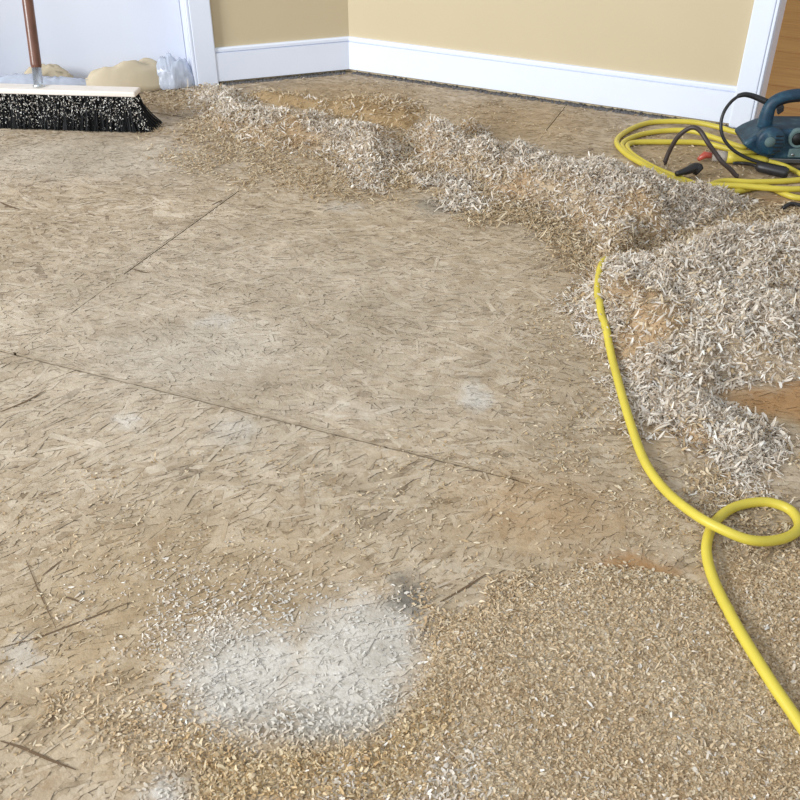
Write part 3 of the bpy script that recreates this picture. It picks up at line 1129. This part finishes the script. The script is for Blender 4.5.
FLOOR_ALL = gpoly([(-60, 480), (400, 440), (600, 430), (760, 470), (860, 560), (860, 840), (-60, 840)])
WHITE_Z = gpoly([(190, 600), (300, 580), (420, 590), (420, 690), (380, 750), (200, 740)])
me = fast_mesh('loose_chips', *join([
    fine(FG3, 2600, 0.07, 0.46, 0.0062, 0.0028, PAL_DUST, 0.25, 12),
    fine(gpoly([(200, 745), (420, 710), (440, 800), (420, 830), (200, 830)]), 5200, 0.06, 0.40, 0.0068, 0.0029, lin([(208, 182, 142), (196, 167, 124), (184, 152, 108), (218, 198, 162), (203, 177, 137)]), 0.28, 12),
    fine(gpoly([(330, 765), (480, 755), (480, 830), (320, 830)]), 900, 0.04, 0.45, 0.0075, 0.003, PAL_PALE, 0.3, 16),
    fine(gpoly([(100, 590), (240, 560), (270, 620), (230, 720), (130, 690)]), 1500, 0.08, 0.45, 0.0048, 0.0022, PAL_PALE, 0.2),
    fine(WHITE_Z, 1000, 0.03, None, 0.006, 0.0026, PAL_PALE, 0.12),
    fine(gpoly([(430, 600), (460, 575), (520, 570), (545, 590), (480, 640), (430, 720)]), 2200, 0.04, 0.42, 0.006, 0.0026, PAL_DUST, 0.25),
    fine(FLOOR_ALL, 4200, 0.05, 0.45, 0.0055, 0.0022, PAL_TAN, 0.2),
    fine(gpoly([(540, 260), (590, 260), (640, 430), (700, 500), (690, 540), (560, 500), (520, 400)]), 1900, 0.06, 0.42, 0.007, 0.0024, PAL_TAN, 0.2),
    fine(gpoly([(690, 470), (820, 460), (820, 560), (760, 560), (700, 520)]), 1800, 0.03, 0.4, 0.008, 0.003, PAL_TAN, 0.3),
    fine(gpoly([(600, 120), (840, 170), (840, 215), (740, 205), (640, 165)]), 900, 0.03, 0.45, 0.010, 0.003, PAL_TAN, 0.2),
]))
tag(link('loose_chips', me, M_chip), 'loose tan chips strewn over the boards in the foreground and middle', 'wood chips', kind='stuff')

# ------------------------------------------------------------------ extension cord
CR = 0.0071


def gpath(pts, per=10):
    return catmull([gp(p[0], p[1], p[2] if len(p) > 2 else CR) for p in pts], per)


def rest(P, r):
    """let a cord rest on whatever heap lies under it"""
    P = P.copy()
    P[:, 2] = np.maximum(P[:, 2], np.maximum(np.maximum(surf(P[:, 0], P[:, 1]), fg_h(P[:, 0], P[:, 1])), 0) + r * 0.75)
    k = np.ones(9) / 9
    zz = np.convolve(np.pad(P[:, 2], 4, 'edge'), k, 'valid')
    P[:, 2] = np.maximum(zz, np.maximum(np.maximum(surf(P[:, 0], P[:, 1]), fg_h(P[:, 0], P[:, 1])), 0) + r * 0.8)
    return P


cord = empty('extension_cord', tuple(gp(708, 528)))
tag(cord, 'thick yellow extension cord looping over the floor and coiled by the doorway', 'cord')
cord_parts = []
main = gpath([(860, 812, .012), (830, 770, .012), (800, 724, .012), (770, 680, .013), (738, 628, .011), (717, 588), (708, 562), (707, 542), (715, 522, .009), (735, 507), (765, 502), (790, 510), (799, 527, .010),
              (782, 539, .015), (750, 540, .024), (715, 526, .027), (690, 511, .020), (664, 489, .010), (645, 462), (632, 428), (622, 395), (611, 355), (600, 318, .012), (597, 293, .016), (600, 272, .020), (605, 262, .018)], 12)
coil_px = [(622, 248, 0.0), (650, 230, 0.0), (690, 200), (718, 182), (754, 182), (798, 180), (840, 172), (858, 160), (840, 149), (790, 140, .012), (740, 133, .012), (718, 127, .012), (691, 122, .012),
           (655, 122), (633, 128), (617, 140), (625, 153), (650, 168), (690, 187), (730, 192), (765, 187), (800, 198), (850, 192), (872, 172), (845, 158), (790, 143, .012), (752, 145, .012), (742, 147, .012), (718, 139, .012),
           (691, 131, .012), (663, 131), (636, 136), (622, 146), (640, 162), (680, 182), (740, 186, .018), (800, 189, .018), (860, 180), (845, 166), (815, 150), (775, 146), (752, 153), (729, 149), (704, 143),
           (669, 142), (632, 143), (630, 152), (655, 168), (700, 186)]
tail = gpath([(605, 262, .018), (611, 256, .001)] + [(x, y, (r_[0] if r_ else CR)) for x, y, *r_ in coil_px], 10)
inv_c = -Vector(cord.location)


def child_mesh(o):
    o.location = inv_c
    return o


kk = (main[:, 1] < 1.35)
main_r = main.copy()
main_r[:, 2] = rest(main, CR)[:, 2] * 1.0
for i in range(len(main)):
    if main[i, 2] > 0.02:
        main_r[i, 2] = max(main_r[i, 2], main[i, 2])
child_mesh(tube('cable', np.vstack([main_r, tail[1:]]), CR, M_yellow, cord, 14))
# moulded yellow end with a clear, red-lit tip
e0, e1 = gp(768, 161, .014), gp(727, 157, .016)
child_mesh(tube('cable_tail', catmull([gp(880, 196, .009), gp(840, 184, .009), gp(806, 176, .009), gp(785, 166, .009), e0], 8), CR * 0.9, M_yellow, cord, 12))
d = (e1 - e0)
conn = tube('connector', [e0 + d * q for q in (0, 0.08, 0.2, 0.75, 0.82, 1.0)], [0.008, 0.0105, 0.012, 0.012, 0.015, 0.015], M_yellow, cord, 16)
child_mesh(conn)
tip = tube('clear_tip', [e1, e1 + d * 0.12, e1 + d * 0.36], [0.014, 0.0145, 0.0135], M_clearend, conn, 16)
tag((tip), 'clear plastic tip of the yellow connector')
rl = tube('red_plug', [e1 + d * 0.38, e1 + d * 0.55, e1 + d * 0.72 + np.array([0, -0.012, -0.010])], [0.008, 0.0095, 0.005], M_red, cord, 14)
tag(child_mesh(rl), 'red end of the plug')

# ------------------------------------------------------------------ electric planer
py0 = 2.375
pb = at(741, 160, py0 - 0.06)
planer = empty('electric_planer', (pb[0], py0, 0.0), math.radians(-4))
tag(planer, 'dusty teal electric hand planer lying by the doorway', 'power tool')


def extrude_profile(prof, y0, y1, bev=0.006, seg=3):
    bm = bmesh.new()
    a = [bm.verts.new((x, y0, z)) for x, z in prof]
    b = [bm.verts.new((x, y1, z)) for x, z in prof]
    n = len(prof)
    for i in range(n):
        j = (i + 1) % n
        bm.faces.new((a[i], a[j], b[j], b[i]))
    bm.faces.new(a[::-1])
    bm.faces.new(b)
    bmesh.ops.recalc_face_normals(bm, faces=bm.faces)
    if bev:
        bmesh.ops.bevel(bm, geom=bm.edges[:], offset=bev, segments=seg, affect='EDGES', profile=0.5)
    return bm


body_prof = [(0.0, 0.060), (0.020, 0.076), (0.052, 0.092), (0.09, 0.099), (0.20, 0.101), (0.235, 0.096), (0.295, 0.090), (0.300, 0.050),
             (0.290, 0.022), (0.085, 0.022), (0.045, 0.032), (0.012, 0.050)]
from_bm('body', extrude_profile(body_prof, -0.058, 0.058, 0.009), M_teal, planer, False)
# sole plates
for x0, x1, z in ((0.075, 0.185, 0.010), (0.200, 0.305, 0.012)):
    bm = bmesh.new()
    add_box(bm, (x0 + x1) / 2, 0, z + 0.006, x1 - x0, 0.1, 0.012, None, 0.002)
    from_bm('sole_plate', bm, M_steel, planer)
# side motor housing with vent slots
bm = bmesh.new()
tube_bm(bm, [(0.066, -0.05, 0.071), (0.066, -0.068, 0.071), (0.066, -0.073, 0.071)], [0.036, 0.035, 0.029], 28)
house = from_bm('motor_cover', bm, M_teal, planer, True)
bm = bmesh.new()
tube_bm(bm, [(0.062, -0.0725, 0.073), (0.062, -0.0765, 0.073)], [0.014, 0.012], 20)
from_bm('cover_cap', bm, M_tealdust, house, True)
for k in range(5):
    bm = bmesh.new()
    add_box(bm, 0.083, -0.0722, 0.050 + k * 0.0095, 0.024 - abs(k - 2) * 0.002, 0.003, 0.0034, None, 0.0008)
    from_bm('vent_slot', bm, M_hole, house)
# chip outlet
bm = bmesh.new()
tube_bm(bm, [(0.132, -0.052, 0.080), (0.132, -0.068, 0.080)], [0.024, 0.022], 26, cap=False)
tube_bm(bm, [(0.132, -0.068, 0.080), (0.132, -0.0672, 0.080)], [0.022, 0.0165], 26, cap=False)
outlet = from_bm('chip_outlet', bm, M_tealdust, planer, True)
bm = bmesh.new()
tube_bm(bm, [(0.132, -0.0575, 0.080), (0.132, -0.066, 0.080)], [0.0165, 0.0168], 24)
from_bm('outlet_hole', bm, M_hole, outlet, True)
# belt cover panel and screws
bm = extrude_profile([(0.118, 0.03), (0.118, 0.052), (0.15, 0.056), (0.215, 0.052), (0.255, 0.07), (0.27, 0.05), (0.262, 0.03)], -0.064, -0.055, 0.003, 2)
from_bm('side_cover', bm, M_tealdust, planer)
for x, z in ((0.128, 0.038), (0.250, 0.045), (0.16, 0.104)):
    bm = bmesh.new()
    tube_bm(bm, [(x, -0.056, z), (x, -0.066, z)], 0.0035, 12)
    from_bm('screw', bm, M_steel, planer, True)
# handle: rear column, arched grip, trigger, front knob
hp = catmull([(0.062, 0.0, 0.085), (0.062, 0.0, 0.118), (0.066, 0.0, 0.142), (0.082, 0.0, 0.158), (0.112, 0.0, 0.168), (0.155, 0.0, 0.171), (0.190, 0.0, 0.163), (0.212, 0.0, 0.138), (0.222, 0.0, 0.095)], 6)
tt = np.linspace(0, 1, len(hp))
from_rad = 0.0150 + 0.004 * np.exp(-(tt / 0.2) ** 2) + 0.003 * np.exp(-((tt - 1) / 0.15) ** 2)
bm = bmesh.new()
tube_bm(bm, hp, from_rad, 16)
grip = from_bm('handle', bm, M_teal, planer, True)
gq = hp[14:34] + np.array([0, 0, -0.0035])
tube('grip_pad', gq, 0.0143, M_black, grip, 14)
bm = extrude_profile([(0.082, 0.136), (0.098, 0.144), (0.100, 0.130), (0.088, 0.120)], -0.008, 0.008, 0.002, 2)
from_bm('trigger', bm, M_black, grip)
bm = bmesh.new()
tube_bm(bm, [(0.268, 0, 0.09), (0.268, 0, 0.112), (0.268, 0, 0.118), (0.268, 0, 0.138), (0.268, 0, 0.146)], [0.016, 0.016, 0.026, 0.027, 0.020], 24)
from_bm('depth_knob', bm, M_black, planer, True)


def to_planer(P):
    inv = planer.matrix_basis.inverted()
    return np.array([inv @ Vector(p) for p in P])


# strain relief and black power cord
sr = to_planer(catmull([at(767, 102, py0 + .002), at(754, 96.5, py0 + .012), at(745, 94.5, py0 + .010), at(738, 96, py0 + .008)], 6))
tube('strain_relief', sr, np.linspace(0.0082, 0.0055, len(sr)), M_black, planer, 12)
pc = [at(739, 95.5, py0 + .008), at(731, 102, py0), at(724, 112, py0 - .01), at(721, 124, py0 - .02), at(723, 137, py0 - .035), at(732, 149, py0 - .05),
      at(747, 158, py0 - .065), at(764, 163.5, py0 - .078), at(785, 168, py0 - .085), at(812, 173, py0 - .085), at(850, 172, py0 - .06), at(880, 165, py0 + .05)]
pcs = catmull(pc, 10)
pcs[:, 2] = np.maximum(pcs[:, 2], 0.005)
tube('power_cord', to_planer(pcs), 0.0042, M_black, planer, 10)

# dark cord standing up in an arch, half buried in the shavings
ya = 2.33
arch = [at(662, 180, ya), at(664, 166, ya), at(669, 152, ya), at(677, 138, ya - .01), at(686, 130, ya - .02), at(694, 127.5, ya - .03), at(701, 132, ya - .04), at(708, 143, ya - .06),
        at(716, 154, ya - .07), at(722, 162, ya - .08), at(730, 169, ya - .085), at(738, 178, ya - .09)]
ar = catmull(arch, 8)
ar[:, 2] = np.maximum(ar[:, 2], 0.006)
wire = empty('tool_cord', tuple(np.array([ar[0, 0], ar[0, 1], 0])))
tag(wire, 'dark rubber cord standing in an arch above the shavings ridge', 'cord')
loc = np.array(wire.location)
tube('cable', ar - loc, 0.0058, plain('dark_brown_rubber', (62, 50, 46), 0.5, var=0.2), wire, 12)
pk = catmull([gp(676, 174, .020), gp(686, 171, .024), gp(695, 168, .024), gp(700, 172, .016)], 5)
tube('plug_body', pk - loc, np.interp(np.linspace(0, 1, len(pk)), [0, .4, .8, 1], [.006, .010, .016, .012]), M_black, wire, 14)

# black inline plug with its lead
q0, q1 = gp(756, 166, .016), gp(788, 173.5, .014)
plug = empty('black_plug', (q0[0], q0[1], 0))
tag(plug, 'black barrel plug lying below the planer next to the yellow connector', 'plug')
loc = np.array(plug.location)
dq = q1 - q0
tube('barrel', [q0 - loc + dq * t_ for t_ in (0, .06, .12, .3, .9, .97, 1.0)], [.007, .011, .0130, .0135, .0135, .0125, .010], M_black, plug, 18)
ld = catmull([gp(733, 163, .006), gp(742, 163, .008), gp(750, 164, .013), q0 + dq * 0.02], 6)
tube('lead', ld - loc, .0042, M_black, plug, 10)
lead2 = catmull([gp(783, 208, .006), gp(790, 204, .008), gp(800, 205, .007), gp(815, 208, .006), gp(840, 203, .006)], 6)
sc = tag(tube('wire_offcut', lead2, 0.0048, M_black), 'short black wire end on the floor at the right edge below the coil', 'wire')

# ------------------------------------------------------------------ push broom
bc = gp(38, 127.5)
broom = empty('push_broom', (bc[0], bc[1] + 0.03, 0), math.radians(-5.0))
tag(broom, 'push broom with pale block and black bristles full of shavings', 'broom')
HW = 0.300
bm = bmesh.new()
add_box(bm, 0, 0, 0.0985, HW * 2, 0.052, 0.015, None, 0.004)
from_bm('block', bm, M_block, broom)
# bristle tufts: flared filaments
nb = 24000
bx = rng.uniform(-HW + 0.008, HW - 0.008, nb)
by = rng.uniform(-0.024, 0.024, nb)
edge = np.sign(bx) * np.clip((np.abs(bx) - (HW - 0.05)) / 0.05, 0, 1) ** 1.5
dx = edge * rng.uniform(0.02, 0.072, nb) + rng.normal(0, 0.006, nb)
dy = by / 0.024 * 0.020 + rng.normal(0, 0.005, nb)
t = np.array([0, 0.4, 0.75, 1.0])
wv = 0.0017
yaw = rng.uniform(0, math.pi, nb)
zl = rng.uniform(0.0, 0.003, nb)
V = np.zeros((nb, 4, 2, 3))
for i, ti in enumerate(t):
    for k, s in ((0, -1), (1, 1)):
        V[:, i, k, 0] = bx + dx * ti ** 1.8 + s * wv * np.cos(yaw)
        V[:, i, k, 1] = by + dy * ti ** 1.5 + s * wv * np.sin(yaw)
        V[:, i, k, 2] = 0.093 * (1 - ti) + zl * ti
V = V.reshape(-1, 3)
Fq = (np.array([[2 * i, 2 * i + 1, 2 * i + 3, 2 * i + 2] for i in range(3)])[None] + (np.arange(nb) * 8)[:, None, None]).reshape(-1, 4)
tag(link('bristles', fast_mesh('bristles', V, Fq), M_bristle, broom), kind='stuff')
# shavings caught between the bristles, mostly on the near face
nf = 2300
fx = rng.uniform(-HW + 0.005, HW + 0.012, nf)
fz = 0.004 + 0.086 * rng.random(nf) ** 0.9
fl = 1 - fz / 0.094
fy = -(0.0255 + 0.020 * fl ** 1.5 + rng.uniform(-0.002, 0.003, nf))
v, f, c = chips(np.stack([fx + np.where(fx > HW - 0.04, 0.03 * fl ** 1.8, 0), fy, fz], -1), rng.gamma(5, 0.0006, nf) + 0.0015, rng.gamma(4, 0.0004, nf) + 0.001,
                rng.normal(0, 1.2, nf), 0.9, pick(lin([(238, 234, 228), (228, 222, 212), (214, 204, 190)]), nf), 2)
tag(link('caught_shavings', fast_mesh('caught_shavings', v, f, c), M_chip, broom), kind='stuff')
# ferrule and handle, leaning back against the door
inv = (Matrix.Translation(broom.location) @ Matrix.Rotation(broom.rotation_euler[2], 4, 'Z')).inverted()
hb = at(39, 87, bc[1] + 0.03)
ht = at(27.5, 0, bc[1] + 0.03 + 0.10)
dv = (ht - hb) / np.linalg.norm(ht - hb)
h0 = np.array(inv @ Vector(hb))
hd = np.array((inv.to_3x3() @ Vector(dv)))
hd_off = (0.104 - h0[2]) / hd[2]
s0 = h0 + hd * hd_off
tube('ferrule', [s0 - hd * 0.004, s0 + hd * 0.006, s0 + hd * 0.008, s0 + hd * 0.052], [0.0165, 0.0165, 0.0125, 0.0130], M_chrome, broom, 20)
tube('handle', [s0 + hd * 0.045, s0 + hd * 0.06, s0 + hd * 0.7, s0 + hd * 1.30, s0 + hd * 1.31], [0.0110, 0.0150, 0.0150, 0.0150, 0.010], M_handle, broom, 20)


# ------------------------------------------------------------------ paper and film at the door
def crumple(name, A, B, width, arch, mat, label, cat, seed, amp=0.012, nu=40, nv=18, wob=0.015, thick=0.0006):
    """crumpled sheet lying along the line A-B, its cross section arched upward"""
    A = np.asarray(A, float)
    B = np.asarray(B, float)
    D = B - A
    N = np.array([-D[1], D[0]]) / np.linalg.norm(D)
    u = np.linspace(0, 1, nu)
    v = np.linspace(-0.5, 0.5, nv)
    U, Vv = np.meshgrid(u, v, indexing='ij')
    nz = fbm(U * 3 + seed, Vv * 4, 1.3, seed, 2) - 0.5
    n2 = np.abs(fbm(U * 9 + seed, Vv * 6, 2.1, seed + 9, 2) - 0.5)
    taper = np.sin(np.clip(U, 0.03, 0.97) * math.pi) ** 0.3
    X = A[0] + D[0] * U + N[0] * (Vv * width * taper + wob * nz)
    Y = A[1] + D[1] * U + N[1] * (Vv * width * taper + wob * nz)
    Zz = arch * taper * (1 - (2 * np.abs(Vv)) ** 2.2) * (0.8 + 0.5 * nz) + amp * n2 + 0.002
    P = np.stack([X, Y, np.maximum(Zz, 0.0015)], -1).reshape(-1, 3)
    idx = np.arange(nu * nv).reshape(nu, nv)
    Fq = np.stack([idx[:-1, :-1], idx[1:, :-1], idx[1:, 1:], idx[:-1, 1:]], -1).reshape(-1, 4)
    ctr = np.array([A[0] + D[0] / 2, A[1] + D[1] / 2, 0])
    me = fast_mesh(name, P - ctr, Fq)
    o = link(name, me, mat, None, False)
    o.location = ctr
    m = o.modifiers.new('solid', 'SOLIDIFY')
    m.thickness = thick
    return tag(o, label, cat)


def on_left(px, out):
    """floor point in front of the left wall under picture column px"""
    lo, hi = -0.2, 2.5
    for _ in range(50):
        m_ = (lo + hi) / 2
        q = K + LD * m_ + LN * out
        d = np.array([q[0], q[1], -H])
        zc = d[1] * math.cos(TH) - d[2] * math.sin(TH)
        x = 400 + F * d[0] / zc
        if x > px:
            lo = m_
        else:
            hi = m_
    return q


crumple('kraft_paper', on_left(88, -.03), on_left(172, -.03), 0.11, 0.108, M_kraft, 'arched sheet of tan kraft paper at the foot of the white door', 'paper', 3, 0.003, 40, 18, 0.006)
crumple('plastic_film', on_left(156, -.02), on_left(194, -.02), 0.10, 0.105, M_plastic, 'crumpled clear plastic film bunched beside the door casing', 'plastic film', 11, 0.02, 44, 22, 0.03)
crumple('plastic_film', on_left(-50, -.03), on_left(92, -.03), 0.10, 0.082, M_plastic, 'long clear plastic film lying along the door behind the broom handle', 'plastic film', 17, 0.02, 60, 20, 0.02)
crumple('kraft_paper', on_left(20, -.075), on_left(76, -.075), 0.04, 0.098, M_kraft, 'tan kraft paper edge behind the broom handle', 'paper', 23, 0.01)
a_, b_ = gp(139, 90)[:2], gp(163, 84)[:2]
crumple('paper_scrap', a_, b_, 0.05, 0.022, plain('folded_paper_scrap', (196, 178, 146), 0.7), 'small folded paper scrap beside the end of the broom block', 'paper scrap', 29, 0.004, 8, 6, 0.01)
